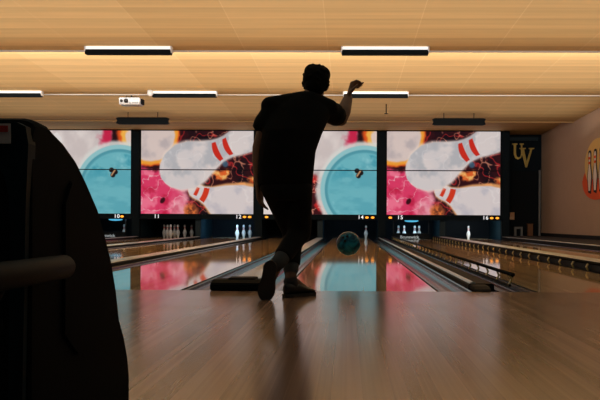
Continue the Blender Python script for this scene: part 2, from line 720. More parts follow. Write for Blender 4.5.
# low black box at the near end of the divider left of the bowler's feet
bx0, bx1 = -.925, -.575
t = thing('foul_detector_box', 'low black sloping box on the floor edge left of the bowler\'s shoes', 'foul detector', ((bx0 + bx1) / 2, FOUL - .05, 0))
bm = B()
prism(bm, [(FOUL - .06, .001), (FOUL + .30, .001), (FOUL + .30, .062), (FOUL + .04, .070), (FOUL - .045, .050)], 'x', bx0, bx1)
bmesh.ops.bevel(bm, geom=bm.edges[:], offset=.008, segments=2, affect='EDGES')
part('box_shell', bm, MT['hood'], t)
bm = B()
box(bm, bx0 + .10, bx1 - .06, FOUL + .07, FOUL + .27, .060, .078, .005)
part('lid', bm, MT['hood'], t)
# the small dark end of the next divider
xm = (LANE[14] + LANE[15]) / 2
bm = B()
prism(bm, [(FOUL + .0, .001), (FOUL + .245, .001), (FOUL + .245, .034), (FOUL + .10, .030), (FOUL + .02, .014)], 'x', xm - .085, xm + .03)
bmesh.ops.bevel(bm, geom=bm.edges[:], offset=.006, segments=2, affect='EDGES')
solo('divider_end_cap', bm, MT['capside'], (xm - .03, FOUL + .12, 0), 'small dark rounded end cap on the divider by the near bumper rail', 'end cap')

# ------------------------------------------------------------------ masking units
rng = np.random.RandomState(7)


def vnoise(x, y, sc, seed=0):
    r = np.random.RandomState(seed)
    g = r.rand(64, 64)
    x = x * sc
    y = y * sc
    xi = np.floor(x).astype(int)
    yi = np.floor(y).astype(int)
    fx = x - xi
    fy = y - yi
    fx = fx * fx * (3 - 2 * fx)
    fy = fy * fy * (3 - 2 * fy)
    G = lambda a, b: g[a % 64, b % 64]
    return (G(xi, yi) * (1 - fx) + G(xi + 1, yi) * fx) * (1 - fy) + (G(xi, yi + 1) * (1 - fx) + G(xi + 1, yi + 1) * fx) * fy


def fbm(x, y, sc, seed=0, o=4):
    s = 0
    a = 0.5
    for i in range(o):
        s = s + a * vnoise(x, y, sc * 2 ** i, seed + i)
        a *= .5
    return s / (1 - .5 ** o)


def ss(a, b, x):
    t_ = np.clip((x - a) / (b - a), 0, 1)
    return t_ * t_ * (3 - 2 * t_)


def mixc(c, col, m):
    m = np.clip(m, 0, 1)[..., None]
    return c * (1 - m) + np.array(col, float) * m


def veins(x, y, sc, seed, w_=.05):
    n_ = fbm(x, y, sc, seed, 3)
    return np.clip(1 - np.abs(n_ - .5) / w_, 0, 1)


def pin_half(s):
    """Half-width of a pin over its axis: 0 foot to 1 head top (in units of pin length)."""
    return np.interp(s, [0, .06, .16, .30, .42, .55, .66, .76, .86, .95, 1.0], [.06, .11, .145, .16, .145, .10, .068, .066, .082, .062, 0.0])


def pin_mask(x, y, foot, head, k=1.0, soft=.012):
    f = np.array(foot)
    h = np.array(head)
    L = np.linalg.norm(h - f)
    d = (h - f) / L
    s = ((x - f[0]) * d[0] + (y - f[1]) * d[1]) / L
    q = ((x - f[0]) * -d[1] + (y - f[1]) * d[0]) / L
    hw = pin_half(s) * k
    m = ss(hw + soft, hw - soft, np.abs(q)) * ((s > 0) & (s < 1))
    return m, s, q, hw


def art_a(x, y):
    """Pins tumbling among sparks; x runs to 1.36, y downwards to 1."""
    c = np.zeros(x.shape + (3,)) + np.array([52, 18, 24.])
    c = mixc(c, (24, 14, 22), ss(.4, .7, fbm(x, y, 5, 1)))
    c = mixc(c, (190, 44, 46), veins(x, y, 5, 4, .03) * .9)
    c = mixc(c, (235, 150, 120), veins(x, y, 6, 9, .018) * .8)
    # pale ball with a burning rim, upper left
    d = np.hypot(x - .10, y - .06)
    n_ = (fbm(x, y, 9, 11) - .5) * .06
    c = mixc(c, (214, 66, 26), ss(.385, .355, d + n_))
    c = mixc(c, (250, 170, 60), ss(.375, .335, d + n_) * .95)
    c = mixc(c, (224, 206, 200), ss(.325, .295, d + n_ * .5))
    c = mixc(c, (188, 176, 178), ss(.4, .75, fbm(x, y, 7, 14)) * ss(.31, .25, d) * .8)
    # flames under the ball and between the pins
    fl = ss(.42, .62, fbm(x, y, 9, 21)) * ss(.075, .03, np.abs(y - (.50 + .30 * (x - .9) + .03 * np.sin(x * 22)))) * (x > .80)
    c = mixc(c, (226, 100, 44), fl)
    c = mixc(c, (248, 190, 110), fl * ss(.5, .7, fbm(x, y, 14, 25)))
    # magenta splash, lower left
    e = fbm(x, y, 6, 31)
    mg = ss(.62, .50, x + (e - .5) * .22 - .03) * ss(.44, .52, y + (e - .5) * .15)
    c = mixc(c, (226, 62, 106), mg)
    c = mixc(c, (246, 120, 150), mg * ss(.5, .72, fbm(x, y, 8, 33)))
    c = mixc(c, (250, 215, 220), mg * veins(x, y, 8, 36, .03) * .8)
    c = mixc(c, (190, 26, 62), mg * ss(.55, .75, fbm(x, y, 7, 38)) * .7)
    c = mixc(c, (244, 196, 200), mg * ss(.30, .56, x + (fbm(x, y, 9, 39) - .5) * .3) * .75)
    c = mixc(c, (60, 16, 26), ss(.042, .026, np.hypot((x - .262) * 1.1, y - .84 + (x - .26) * .4)))
    # lower right pin, head towards the left
    def stub(org, to, ts, hs, k=1.0, soft=.012):
        d = np.array(to, float) - np.array(org)
        d /= np.linalg.norm(d)
        tt = (x - org[0]) * d[0] + (y - org[1]) * d[1]
        q = (x - org[0]) * -d[1] + (y - org[1]) * d[0]
        hw = np.interp(tt, ts, hs) * k
        return ss(hw + soft, hw - soft, np.abs(q)) * (hw > 0.001), tt, q, hw

    ts, hs = [-.10, -.085, -.05, 0, .08, .16, .30, .50, .70, 1.0], [0, .04, .075, .088, .09, .115, .20, .29, .33, .30]
    org, to = (.665, .725), (1.25, .97)
    c = mixc(c, (244, 176, 110), stub(org, to, ts, hs, 1.13, .02)[0] * .85)
    m, s, q, hw = stub(org, to, ts, hs)
    c = mixc(c, (222, 212, 212), m)
    c = mixc(c, (190, 186, 196), m * ss(.45, .72, fbm(x, y, 6, 41)) * .8)
    c = mixc(c, (240, 232, 230), m * veins(x, y, 5, 42, .03) * .5)
    wob = s + (q ** 2) * 1.6
    c = mixc(c, (214, 58, 34), m * ss(-.005, .005, wob + .01) * ss(.038, .028, wob) * (np.abs(q) < hw * .6))
    c = mixc(c, (214, 58, 34), m * ss(.080, .090, wob) * ss(.158, .148, wob) * (np.abs(q) < hw * .86))
    c = mixc(c, (228, 120, 62), ss(.42, .58, fbm(x, y, 11, 44)) * ss(.13, .04, np.hypot(x - .60, y - .97)))
    c = mixc(c, (120, 60, 40), ss(.5, .6, fbm(x, y, 14, 46)) * ss(.10, .03, np.hypot(x - .62, y - .95)))
    # large pin, bulb at the left, head running out of the upper right corner
    ts, hs = [-.32, -.30, -.26, -.16, 0, .15, .30, .42, .50, .58, .68, .80, 1.3], [0, .08, .15, .235, .285, .26, .195, .15, .135, .135, .155, .172, .17]
    org, to = (.53, .43), (.98, .22)
    c = mixc(c, (244, 226, 214), stub(org, to, ts, hs, 1.08, .025)[0] * .75)
    m, s, q, hw = stub(org, to, ts, hs)
    c = mixc(c, (224, 214, 212), m)
    c = mixc(c, (178, 180, 186), m * ss(.45, .70, fbm(x, y, 6, 51)) * .8)
    c = mixc(c, (240, 234, 232), m * veins(x, y, 5, 52, .03) * .5)
    c = mixc(c, (200, 200, 206), m * ss(.15, .02, np.abs(np.hypot(x - .45, y - .45) - .20)) * .25)
    wob = s - (q ** 2) * 2.2 + .012
    for a_, b_ in ((.395, .465), (.535, .60)):
        c = mixc(c, (206, 46, 32), m * ss(a_ - .006, a_ + .006, wob) * ss(b_ + .006, b_ - .006, wob + q ** 2 * 1.6) * (np.abs(q) < hw * .80))
    c = mixc(c, (70, 120, 150), ss(.05, .02, np.hypot(x - 1.02, y - .40)) * .7)
    return c


def art_b(x, y):
    """A big turquoise ball among flames and sparks."""
    c = np.zeros(x.shape + (3,)) + np.array([212, 200, 198.])
    c = mixc(c, (236, 226, 222), ss(.35, .7, fbm(x, y, 4, 61)))
    c = mixc(c, (186, 172, 174), ss(.5, .8, fbm(x, y, 6, 63)) * .7)
    # a pin leaning at the left
    m, s, q, hw = pin_mask(x, y, (.25, 1.15), (.46, .02), .95)
    c = mixc(c, (238, 232, 230), m)
    for a_, b_ in ((.70, .75), (.80, .84)):
        c = mixc(c, (212, 50, 34), m * ((s > a_) & (s < b_)))
    # dark and magenta streaks at the top, orange ring in the corner
    st = x - .10 * (1 - y) - 1.04
    up = ss(.36, .16, y)
    c = mixc(c, (206, 40, 78), up * ss(.12, .03, np.abs(st + .06 + (fbm(x, y, 12, 66) - .5) * .12)))
    c = mixc(c, (40, 16, 22), up * ss(.09, .05, np.abs(st - .05 + (fbm(x, y, 9, 68) - .5) * .08)))
    c = mixc(c, (150, 30, 34), up * ss(.03, .0, np.abs(st - .10)))
    d2 = np.hypot(x - 1.42, y - .06) + (fbm(x, y, 12, 70) - .5) * .05
    c = mixc(c, (224, 84, 30), ss(.25, .20, d2))
    c = mixc(c, (252, 186, 80), ss(.20, .16, d2))
    c = mixc(c, (232, 210, 200), ss(.14, .11, d2))
    # red sparks at the ball's left
    low = ss(.44, .56, y + (fbm(x, y, 8, 72) - .5) * .2) * ss(.36, .50, x) * ss(1.0, .85, x)
    c = mixc(c, (66, 20, 26), low)
    c = mixc(c, (206, 44, 44), low * ss(.40, .6, fbm(x, y, 9, 74)))
    c = mixc(c, (250, 170, 140), low * veins(x, y, 9, 76, .03))
    # the ball
    d = np.hypot(x - 1.215, y - .70)
    R = .53
    c = mixc(c, (226, 226, 222), ss(R + .07, R + .02, d + (fbm(x, y, 8, 77) - .5) * .05) * .9)
    c = mixc(c, (150, 204, 210), ss(R + .008, R - .008, d))
    c = mixc(c, (84, 158, 174), ss(R - .045, R - .06, d))
    c = mixc(c, (112, 188, 200), ss(R - .075, R - .10, d))
    ins = ss(R - .09, R - .13, d)
    c = mixc(c, (52, 148, 172), ins * ss(.46, .66, fbm(x, y, 6, 81)) * ss(.75, .3, y))
    c = mixc(c, (92, 172, 188), ins * ss(.45, .7, fbm(x, y * 2.4, 4, 83)) * .8)
    c = mixc(c, (160, 216, 222), ins * ss(.62, .8, fbm(x, y, 5, 85)) * .8)
    # finger holes
    for hx, hy in ((1.125, .475), (1.172, .50), (1.142, .535)):
        c = mixc(c, (30, 22, 24), ss(.036, .024, np.hypot(x - hx, y - hy)))
    c = mixc(c, (196, 150, 110), ss(.012, .006, np.abs((x - 1.15) * .9 + (y - .50) * .6)) * ss(.06, .04, np.hypot(x - 1.147, y - .503)))
    return c


PW, ZB, ZT, ZS = 3.17, .684, 3.022, 1.925
NX, NY = 210, 154


def art_panel(name, fn, v0, v1):
    """One printed panel as a thick board; its picture lies on its own mesh as colour."""
    rows = [v for v in np.linspace(0, 1, NY + 1) if v0 <= v <= v1]
    if rows[0] > v0:
        rows = [v0] + rows
    if rows[-1] < v1:
        rows = rows + [v1]
    vv = np.array(rows)
    uu = np.linspace(0, 1, NX + 1)
    U, V = np.meshgrid(uu, vv)
    col = np.clip(fn(U * 1.36, V), 0, 255) / 255
    lin = np.where(col <= .04045, col / 12.92, ((col + .055) / 1.055) ** 2.4)
    X = (U - .5) * PW
    Z = ZT + (ZB - ZT) * V
    co = np.stack([X, np.zeros_like(X), Z], -1).reshape(-1, 3)
    nx, ny = NX + 1, len(vv)
    verts = [tuple(p) for p in co]
    faces = []
    for j in range(ny - 1):
        for i in range(nx - 1):
            a_ = j * nx + i
            faces.append((a_, a_ + nx, a_ + nx + 1, a_ + 1))
    b0 = len(verts)
    zt, zb = Z[0, 0], Z[-1, 0]
    T = .03
    verts += [(-PW / 2, T, zt), (PW / 2, T, zt), (PW / 2, T, zb), (-PW / 2, T, zb)]
    faces += [(b0, b0 + 1, b0 + 2, b0 + 3), (0, nx - 1, b0 + 1, b0), ((ny - 1) * nx, b0 + 3, b0 + 2, ny * nx - 1),
              (0, b0, b0 + 3, (ny - 1) * nx), (nx - 1, ny * nx - 1, b0 + 2, b0 + 1)]
    me = bpy.data.meshes.new(name)
    me.from_pydata(verts, [], faces)
    at_ = me.attributes.new('art', 'FLOAT_COLOR', 'POINT')
    flat = np.ones((len(verts), 4), np.float32)
    flat[:b0, :3] = lin.reshape(-1, 3)
    flat[b0:, :3] = .02
    at_.data.foreach_set('color', flat.ravel())
    me.materials.append(MT['art'])
    me.update()
    return me


vs_ = (ZT - ZS) / (ZT - ZB)
ART = {k: (art_panel('mask_panel', f, 0, vs_ - .006), art_panel('mask_panel', f, vs_ + .006, 1)) for k, f in (('a', art_a), ('b', art_b))}

UNITS = [
    ('9', 'b', 'leftmost bright mask panel with turquoise ball, partly behind the black hood', [('10', 116.2)], [121.5]),
    ('11', 'a', 'bright mask panel with tumbling pins above the numbers 11 and 12, left of the bowler', [('11', 156.5), ('12', 238.6)], [244.7, 249.8]),
    ('13', 'b', 'bright mask panel with large turquoise ball directly behind the bowler, above the number 14', [('13', 277.5), ('14', 361)], [266.8, 367.2, 373]),
    ('15', 'a', 'bright mask panel with tumbling pins above the numbers 15 and 16, right of the bowler', [('15', 400.4), ('16', 485.4)], [390.6, 491.6, 497.2]),
]
for key, kind, label, nums, dots in UNITS:
    cx = PAIRS[key]
    t = thing('masking_unit', label, 'masking unit', (cx, MASKY, 0), 'lit masking units above the pins')
    for me in ART[kind]:
        o = bpy.data.objects.new('art_panel', me)
        C.objects.link(o)
        o.parent = t
    bm = B()
    hw = PW / 2
    box(bm, cx - hw - .04, cx + hw + .04, MASKY - .02, MASKY + .10, ZT + .002, ZT + .05)
    box(bm, cx - hw - .04, cx - hw - .002, MASKY - .02, MASKY + .10, ZB, ZT + .002)
    box(bm, cx + hw + .002, cx + hw + .04, MASKY - .02, MASKY + .10, ZB, ZT + .002)
    box(bm, cx - hw, cx + hw, MASKY + .035, MASKY + .10, ZB, ZT)
    part('frame', bm, MT['black'], t)
    bm = B()
    box(bm, cx - hw - .04, cx + hw + .04, MASKY - .02, MASKY + .10, .535, ZB - .004)
    fa = part('number_fascia', bm, MT['navy'], t)
    for s, px in nums:
        p = at(px, 217, MASKY - .02)
        for k, ch in enumerate(s):
            dx = (k - (len(s) - 1) / 2) * .088
            part('number_digit', text_bm(ch, .150, (p.x + dx, MASKY - .025, .607), .004, .002), MT['number'], fa)
    for px in dots:
        p = at(px, 217, MASKY - .02)
        bm = B()
        ball(bm, (p.x, MASKY - .022, .603), (.050, .02, .030), 14)
        part('indicator_lamp', bm, MT['amber'], fa, True)

# dark piers between the units, sides of the pits, curtain
for i, px in enumerate((-9.43, -5.97, -2.51, .95, 4.41)):
    bm = B()
    box(bm, px - .105, px + .105, MASKY - .05, MASKY + .16, 0.0 if i == 4 else .05, 3.03)
    box(bm, px - .085, px + .085, MASKY - .065, MASKY - .05, .60, 3.02)
    struct('trim_%d' % (5 + i), bm, MT['navy'])
for i, px in enumerate((-5.97, -4.24, -2.51, -.78, .95, 2.68, 4.41)):
    bm = B()
    box(bm, px - .075, px + .075, MASKY + .161, MASKY + 2.2, -.12, .60)
    struct('trim_%d' % (10 + i), bm, MT['teal_dark'])
bm = B()
box(bm, LEFTX, 4.42, MASKY + 2.21, MASKY + 2.26, -.12, 3.0)
struct('wall_pit', bm, MT['black'])
bm = B()
box(bm, LEFTX, 4.42, MASKY + .17, MASKY + 2.2, .62, .66)
struct('trim_17', bm, MT['black'])
bm = B()
box(bm, LEFTX, WALLX, MASKY - .03, MASKY + .2, 3.075, 3.5)
struct('trim_18', bm, MT['black'])

# ------------------------------------------------------------------ pins
PIN = [(.026, 0), (.030, .004), (.0385, .045), (.049, .085), (.0575, .114), (.0602, .130), (.0585, .149), (.049, .184),
       (.035, .218), (.0272, .238), (.0240, .254), (.0240, .262), (.0245, .276), (.0282, .298), (.0315, .322), (.0322, .343), (.0290, .362), (.020, .375), (.008, .3805), (.001, .381)]
bm = B()
mi = [0] * (len(PIN) - 1)
mi[9] = 1
mi[12] = 1
lathe(bm, PIN, 20, mi=mi)
pin_me = obj('pin_master', bm, [MT['pin'], MT['red']], smooth=True)
PINMESH = pin_me.data
PINMESH.name = 'bowling_pin'
bpy.data.objects.remove(pin_me)
RK = .264
SPOT = {1: (0, 0), 2: (-.1525, 1), 3: (.1525, 1), 4: (-.305, 2), 5: (0, 2), 6: (.305, 2), 7: (-.4575, 3), 8: (-.1525, 3), 9: (.1525, 3), 10: (.4575, 3)}


def pin(lane, spot, label, group):
    x, r = SPOT[spot]
    o = bpy.data.objects.new('bowling_pin', PINMESH)
    C.objects.link(o)
    o.location = (LANE[lane] + x, HEADPIN + r * RK, .0)
    tag(o, label, 'bowling pin', group)


g11 = 'pins standing on lane 11'
for s, l in ((2, 'second from the left in the dim cluster of pins under number 11'),
             (1, 'nearest pin of the dim cluster under number 11, third from the left'),
             (5, 'fourth from the left among the dim pins under number 11'),
             (3, 'fifth from the left among the dim pins under number 11'),
             (4, 'leftmost dim pin under number 11'),
             (6, 'dim pin standing apart to the right of the cluster under number 11'),
             (10, 'rightmost dim pin under number 11, nearest the dark teal panel')):
    pin(11, s, l, g11)
g12 = 'pins standing on lane 12'
pin(12, 3, 'leftmost and nearest of the three bluish pins under number 12', g12)
pin(12, 6, 'middle of the three bluish pins under number 12', g12)
pin(12, 10, 'rightmost of the three bluish pins under number 12', g12)
pin(14, 10, 'single blue-lit pin standing right of the flying ball', 'lone pins')
g15 = 'pins behind the white-lettered sweep bar of lane 15'
pin(15, 4, 'leftmost dim pin behind the lettered sweep bar under number 15', g15)
pin(15, 2, 'second bluish pin from the left behind the lettered sweep bar under number 15', g15)
pin(15, 3, 'left pin of the close pair behind the lettered sweep bar under number 15', g15)
pin(15, 6, 'right pin of the close pair behind the lettered sweep bar under number 15', g15)
pin(16, 5, 'single pale pin standing under number 16', 'lone pins')
pin(10, 9, 'single thin pin behind the lettered sweep bar under number 10', 'lone pins')


def sweep(lane, label):
    x = LANE[lane]
    y = MASKY + .20
    t = thing('sweep_bar', label, 'sweep bar', (x, y, .005), 'sweep bars lowered in front of pins')
    bm = B()
    box(bm, x - .52, x + .52, y, y + .05, .005, .165, .006)
    part('sweep_board', bm, MT['black'], t)
    part('lettering', text_bm('Brunswick', .115, (x - .05, y - .004, .055), .003, .002, 1.1), MT['white_glow'], t)
    for s in (-1, 1):
        bm = B()
        box(bm, x + s * .50 - .015, x + s * .50 + .015, y + .055, y + .085, .02, .52)
        part('arm', bm, MT['rail'], t)


sweep(10, 'black sweep bar with white lettering in the pit under number 10')
sweep(15, 'black sweep bar with white lettering in the pit under number 15')


def pin_lamp(lane, power, col, label=None, dx=0.0):
    x = LANE[lane] + dx
    if label:
        t = thing('pin_light', label, 'pin light', (x, MASKY + .13, .56), 'blue pin lights')
        bm = B()
        box(bm, x - .24, x + .24, MASKY + .104, MASKY + .16, .53, .60, .01)
        part('housing', bm, MT['black'], t)
        bm = B()
        ball(bm, (x, MASKY + .138, .515), (.20, .03, .035), 20)
        part('lens', bm, MT['blue_lit'], t, True)
    ld = bpy.data.lights.new('pin_deck_light', 'AREA')
    ld.shape = 'RECTANGLE'
    ld.size, ld.size_y = .7, .12
    ld.energy = power
    ld.color = col
    lo = bpy.data.objects.new('pin_deck_light', ld)
    C.objects.link(lo)
    lo.location = (x, MASKY + .26, .585)
    lo.rotation_euler = (math.radians(48), 0, 0)


pin_lamp(10, 3, (.45, .75, 1.0), 'blue glowing pin light under the lit number 10', .25)
pin_lamp(11, .35, (1.0, .82, .8))
pin_lamp(12, 14, (.38, .68, 1.0))
pin_lamp(14, 5, (.45, .75, 1.0))
pin_lamp(15, 8, (.45, .75, 1.0), 'blue glowing pin light under the lit number 15')
pin_lamp(16, 13, (.75, .9, 1.0))

# ------------------------------------------------------------------ dark end wall at the right, with letters
bm = B()
box(bm, 4.43, WALLX, ENDY + .02, ENDY + .12, -.12, 3.3)
struct('wall_end', bm, MT['navy'])
bm = B()
box(bm, 4.72, 5.48, ENDY - .01, ENDY + .018, 0.0, 1.98)
struct('door_1', bm, MT['black'])
bm = B()
box(bm, 5.52, 5.57, ENDY - .03, ENDY + .018, 0, 2.0)
struct('trim_19', bm, MT['grey'])
bm = B()
box(bm, 4.62, 5.50, ENDY - .005, ENDY + .018, 2.86, 2.95)
struct('trim_20', bm, MT['teal_dark'])


def pq(px, py):
    p = at(px, py, ENDY)
    return (p.x, p.z)


t = thing('letter_sign', 'pair of gold serif letters U and V on the dark end wall', 'sign', (at(521, 155, ENDY).x, ENDY, 2.3))
U_ = [(511.5, 142.5), (517, 142.5), (517, 143.6), (515.6, 144.2), (515.6, 153), (516.3, 155.6), (518, 156.6), (519.7, 155.6), (520.4, 153), (520.4, 144.2), (519.2, 143.6), (519.2, 142.5), (523.2, 142.5), (523.2, 143.6), (521.8, 144.2), (521.8, 153.4), (520.6, 157), (517.6, 158.6), (514.6, 157), (513.2, 153.4), (513.2, 144.2), (511.5, 143.6)]
V_ = [(518.8, 147), (525.0, 147), (525.0, 148), (523.4, 148.6), (526.0, 160.5), (529.4, 148.6), (528.0, 148), (528.0, 147), (533.5, 147), (533.5, 148), (531.4, 148.6), (526.4, 166.5), (524.8, 166.5), (520.2, 148.6), (518.8, 148)]
for pl, dy, nm in ((U_, .0, 'letter'), (V_, -.022, 'letter')):
    bm = B()
    prism(bm, [pq(*p) for p in pl], 'y', ENDY - .002 + dy, ENDY + .019 + dy)
    part(nm, bm, MT['brass'], t)

p = at(511.8, 215, ENDY)
bm = B()
box(bm, p.x - .065, p.x + .065, ENDY - .035, ENDY - .012, p.z - .11, p.z + .11, .006)
box(bm, p.x - .02, p.x + .02, ENDY - .045, ENDY - .033, p.z - .03, p.z + .03, .004)
solo('wall_plate', bm, MT['beige'], (p.x, ENDY - .02, p.z), 'small beige plate on the dark end wall right of number 16', 'wall plate')
p = at(516.3, 230, ENDY)
t = thing('equipment_stand', 'pale grey stand with dark opening on the floor by the dark end wall', 'equipment stand', (p.x, ENDY - .2, .1))
bm = B()
box(bm, p.x - .12, p.x + .12, ENDY - .30, ENDY - .10, .30, .36, .006)
box(bm, p.x - .12, p.x - .06, ENDY - .30, ENDY - .10, .10, .30, .004)
box(bm, p.x + .06, p.x + .12, ENDY - .30, ENDY - .10, .10, .30, .004)
part('casing', bm, MT['grey'], t)
bm = B()
box(bm, p.x - .06, p.x + .06, ENDY - .20, ENDY - .12, .10, .30)
part('opening', bm, MT['black'], t)
p = at(529, 230, ENDY)
bm = B()
box(bm, p.x - .075, p.x + .075, ENDY - .14, ENDY - .035, .10, .43, .006)
box(bm, p.x - .085, p.x + .085, ENDY - .15, ENDY - .03, .43, .45, .004)
solo('wooden_post', bm, MT['brown'], (p.x, ENDY - .1, .1), 'short brown wooden post beside the pale grey stand', 'post')

# ------------------------------------------------------------------ mural on the right wall
yc, zc = 18.75, 1.70
t = thing('wall_mural', 'round cream and orange painted sign with upright pins on the right wall', 'wall sign', (WALLX, yc, zc))


def disc(bm, y, z, ry, rz, x0, x1, n=48):
    return prism(bm, [(y + ry * math.cos(2 * PI * k / n), z + rz * math.sin(2 * PI * k / n)) for k in range(n)], 'x', x0, x1)


part('orange_disc', disc(B(), yc, zc - .28, 1.12, .42, WALLX - .008, WALLX), MT['orange'], t)
part('cream_disc', disc(B(), yc - .05, zc + .12, .98, .56, WALLX - .012, WALLX - .004), MT['cream'], t)
bm = B()
prism(bm, [(yc + 1.12 * math.cos(a), zc - .22 - .48 * abs(math.sin(a))) for a in np.linspace(0, PI, 30)], 'x', WALLX - .016, WALLX - .011)
part('orange_band', bm, MT['orange'], t)


def pin_outline(y, z0, h, k, g=0.0):
    pr = [(r / .381, zz / .381) for r, zz in PIN]
    L_ = [(y - r * h * k - g, z0 + zz * h) for r, zz in pr]
    R_ = [(y + r * h * k + g, z0 + zz * h) for r, zz in reversed(pr)]
    L_ = [(a, b - g if i == 0 else b) for i, (a, b) in enumerate(L_)]
    return L_ + R_


for k, y in enumerate((19.25, 18.82, 18.39, 17.96)):
    bm = B()
    prism(bm, pin_outline(y, zc - .52, .97, 1.0, .035), 'x', WALLX - .022, WALLX - .0165)
    pp = part('pin_outline', bm, MT['ink'], t)
    bm = B()
    prism(bm, pin_outline(y, zc - .48, .88, .92, .0), 'x', WALLX - .027, WALLX - .0225)
    part('painted_pin', bm, MT['mural_white'], pp)
    bm = B()
    for zz in (.16, .27):
        box(bm, WALLX - .031, WALLX - .0275, y - .07, y + .07, zc + zz - .03, zc + zz + .03)
    part('red_stripe', bm, MT['orange'], pp)

# ------------------------------------------------------------------ ceiling fittings
def lamp(px, y, label, lit=True, wid=1.22):
    s = F / y
    x = (px - 348) / s
    zc_ = 2.985
    if lit:
        t = thing('ceiling_lamp', label, 'ceiling lamp', (x, y, zc_), 'strip lamps on the ceiling')
        bm = B()
        box(bm, x - wid / 2, x + wid / 2, y - .05, y + .05, zc_ - .042, zc_ + .004, .008)
        part('lit_tube', bm, MT['tube'], t)
        bm = B()
        prism(bm, [(y - .065, zc_ - .112), (y + .05, zc_ - .112), (y + .06, zc_ - .043), (y - .055, zc_ - .043)], 'x', x - wid / 2 - .01, x + wid / 2 + .01)
        part('shade', bm, MT['shade'], t)
        for sx_ in (-1, 1):
            bm = B()
            a, b = sorted((x + sx_ * wid / 2, x + sx_ * (wid / 2 + .022)))
            box(bm, a, b, y - .058, y + .055, zc_ - .09, zc_ + .004, .004)
            part('end_cap', bm, MT['proj'], t)
    else:
        t = thing('ceiling_lamp', label, 'ceiling lamp', (x, y, zc_), 'dark strip lamps above the masks')
        bm = B()
        a, b = x - wid / 2, x + wid / 2
        zz0, zz1 = 2.74, 2.90
        zm = (zz0 + zz1) / 2
        prism(bm, [(a, zz0 + .02), (a + .06, zz0), (b - .06, zz0), (b, zz0 + .02), (b - .03, zm), (b, zz1 - .02), (b - .06, zz1), (a + .06, zz1), (a, zz1 - .02), (a + .03, zm)], 'y', y - .06, y + .06)
        part('housing', bm, MT['shade'], t)
        for q in (-.35, .35):
            bm = B()
            tube(bm, [(x + q, y, zz1 - .005), (x + q, y, 3.06)], .008, 8)
            part('hanger', bm, MT['black'], t)
    return t


lamp(127.5, 11.95, 'near left lit strip lamp, on the first ceiling edge above the projector')
lamp(384.5, 11.95, 'near right lit strip lamp, on the first ceiling edge up right of the bowler')
lamp(8, 16.05, 'lit strip lamp at the far left on the second ceiling edge, cut by the frame')
lamp(184, 16.05, 'lit strip lamp on the second ceiling edge just right of the projector')
lamp(375.5, 16.05, 'lit strip lamp on the second ceiling edge behind the bowler\'s raised hand')
lamp(142, 19.4, 'dark unlit strip lamp hanging above the pins mask left of the bowler', False, 1.24)
lamp(458.5, 19.4, 'dark unlit strip lamp hanging above the pins mask right of the bowler', False, 1.24)

# projector
pr = at(130.5, 102, 16.7)
ztop = 3.105
t = thing('projector', 'white ceiling projector hanging above the mask with numbers 11 and 12', 'projector', (pr.x, pr.y, ztop))
bm = B()
box(bm, pr.x - .22, pr.x + .20, pr.y - .14, pr.y + .16, pr.z - .075, pr.z + .075, .018)
part('casing', bm, MT['proj'], t)
bm = B()
for dx, r in ((-.07, .045), (-.165, .03)):
    c = Vector((pr.x + dx, pr.y - .135, pr.z))
    tube(bm, [c, c + Vector((0, -.03, 0))], r, 16)
part('lens', bm, MT['lens'], t)
bm = B()
box(bm, pr.x + .0, pr.x + .012, pr.y - .143, pr.y - .137, pr.z - .07, pr.z + .07)
for k in range(5):
    box(bm, pr.x + .05, pr.x + .17, pr.y - .144, pr.y - .136, pr.z - .045 + k * .02, pr.z - .038 + k * .02)
part('vent', bm, MT['grey'], t)
bm = B()
box(bm, pr.x + .202, pr.x + .235, pr.y - .06, pr.y + .12, pr.z - .055, pr.z + .055, .008)
part('side_cap', bm, MT['black'], t)
bm = B()
box(bm, pr.x - .06, pr.x + .12, pr.y - .06, pr.y + .08, pr.z + .077, pr.z + .095)
tube(bm, [(pr.x + .0, pr.y, pr.z + .09), (pr.x + .0, pr.y, ztop)], .018, 10)
tube(bm, [(pr.x - .11, pr.y + .02, pr.z + .085), (pr.x - .08, pr.y + .04, ztop)], .008, 8)
box(bm, pr.x - .10, pr.x + .12, pr.y - .05, pr.y + .06, ztop - .035, ztop - .005)
part('mount', bm, MT['shade'], t)
bm = B()
d = at(149.3, 92.2, 15.95)
lathe(bm, [(.03, .10), (.055, .09), (.06, .03), (.045, .0), (.02, -.018), (.001, -.02)][::-1], 18, (d.x, d.y, 2.90))
solo('dome_camera', bm, MT['proj'], (d.x, d.y, 2.99), 'small white dome fitting on the ceiling between projector and strip lamp', 'dome camera', smooth=True)
sp = at(386, 111, 18.2)
bm = B()
tube(bm, [(sp.x, sp.y, sp.z - .04), (sp.x, sp.y, 3.06)], .012, 8)
lathe(bm, [(.01, -.06), (.045, -.055), (.045, -.045), (.015, -.04)], 12, (sp.x, sp.y, sp.z))
solo('sprinkler', bm, MT['shade'], (sp.x, sp.y, 3.05), 'tiny dark sprinkler head on the ceiling right of the bowler\'s hand', 'sprinkler')

# ------------------------------------------------------------------ ball return hood in the foreground
HX, HY, HW = -.78, 1.455, .22
t = thing('ball_return', 'large black rounded ball return hood with side rail in the left foreground', 'ball return', (HX, HY + .35, 0))
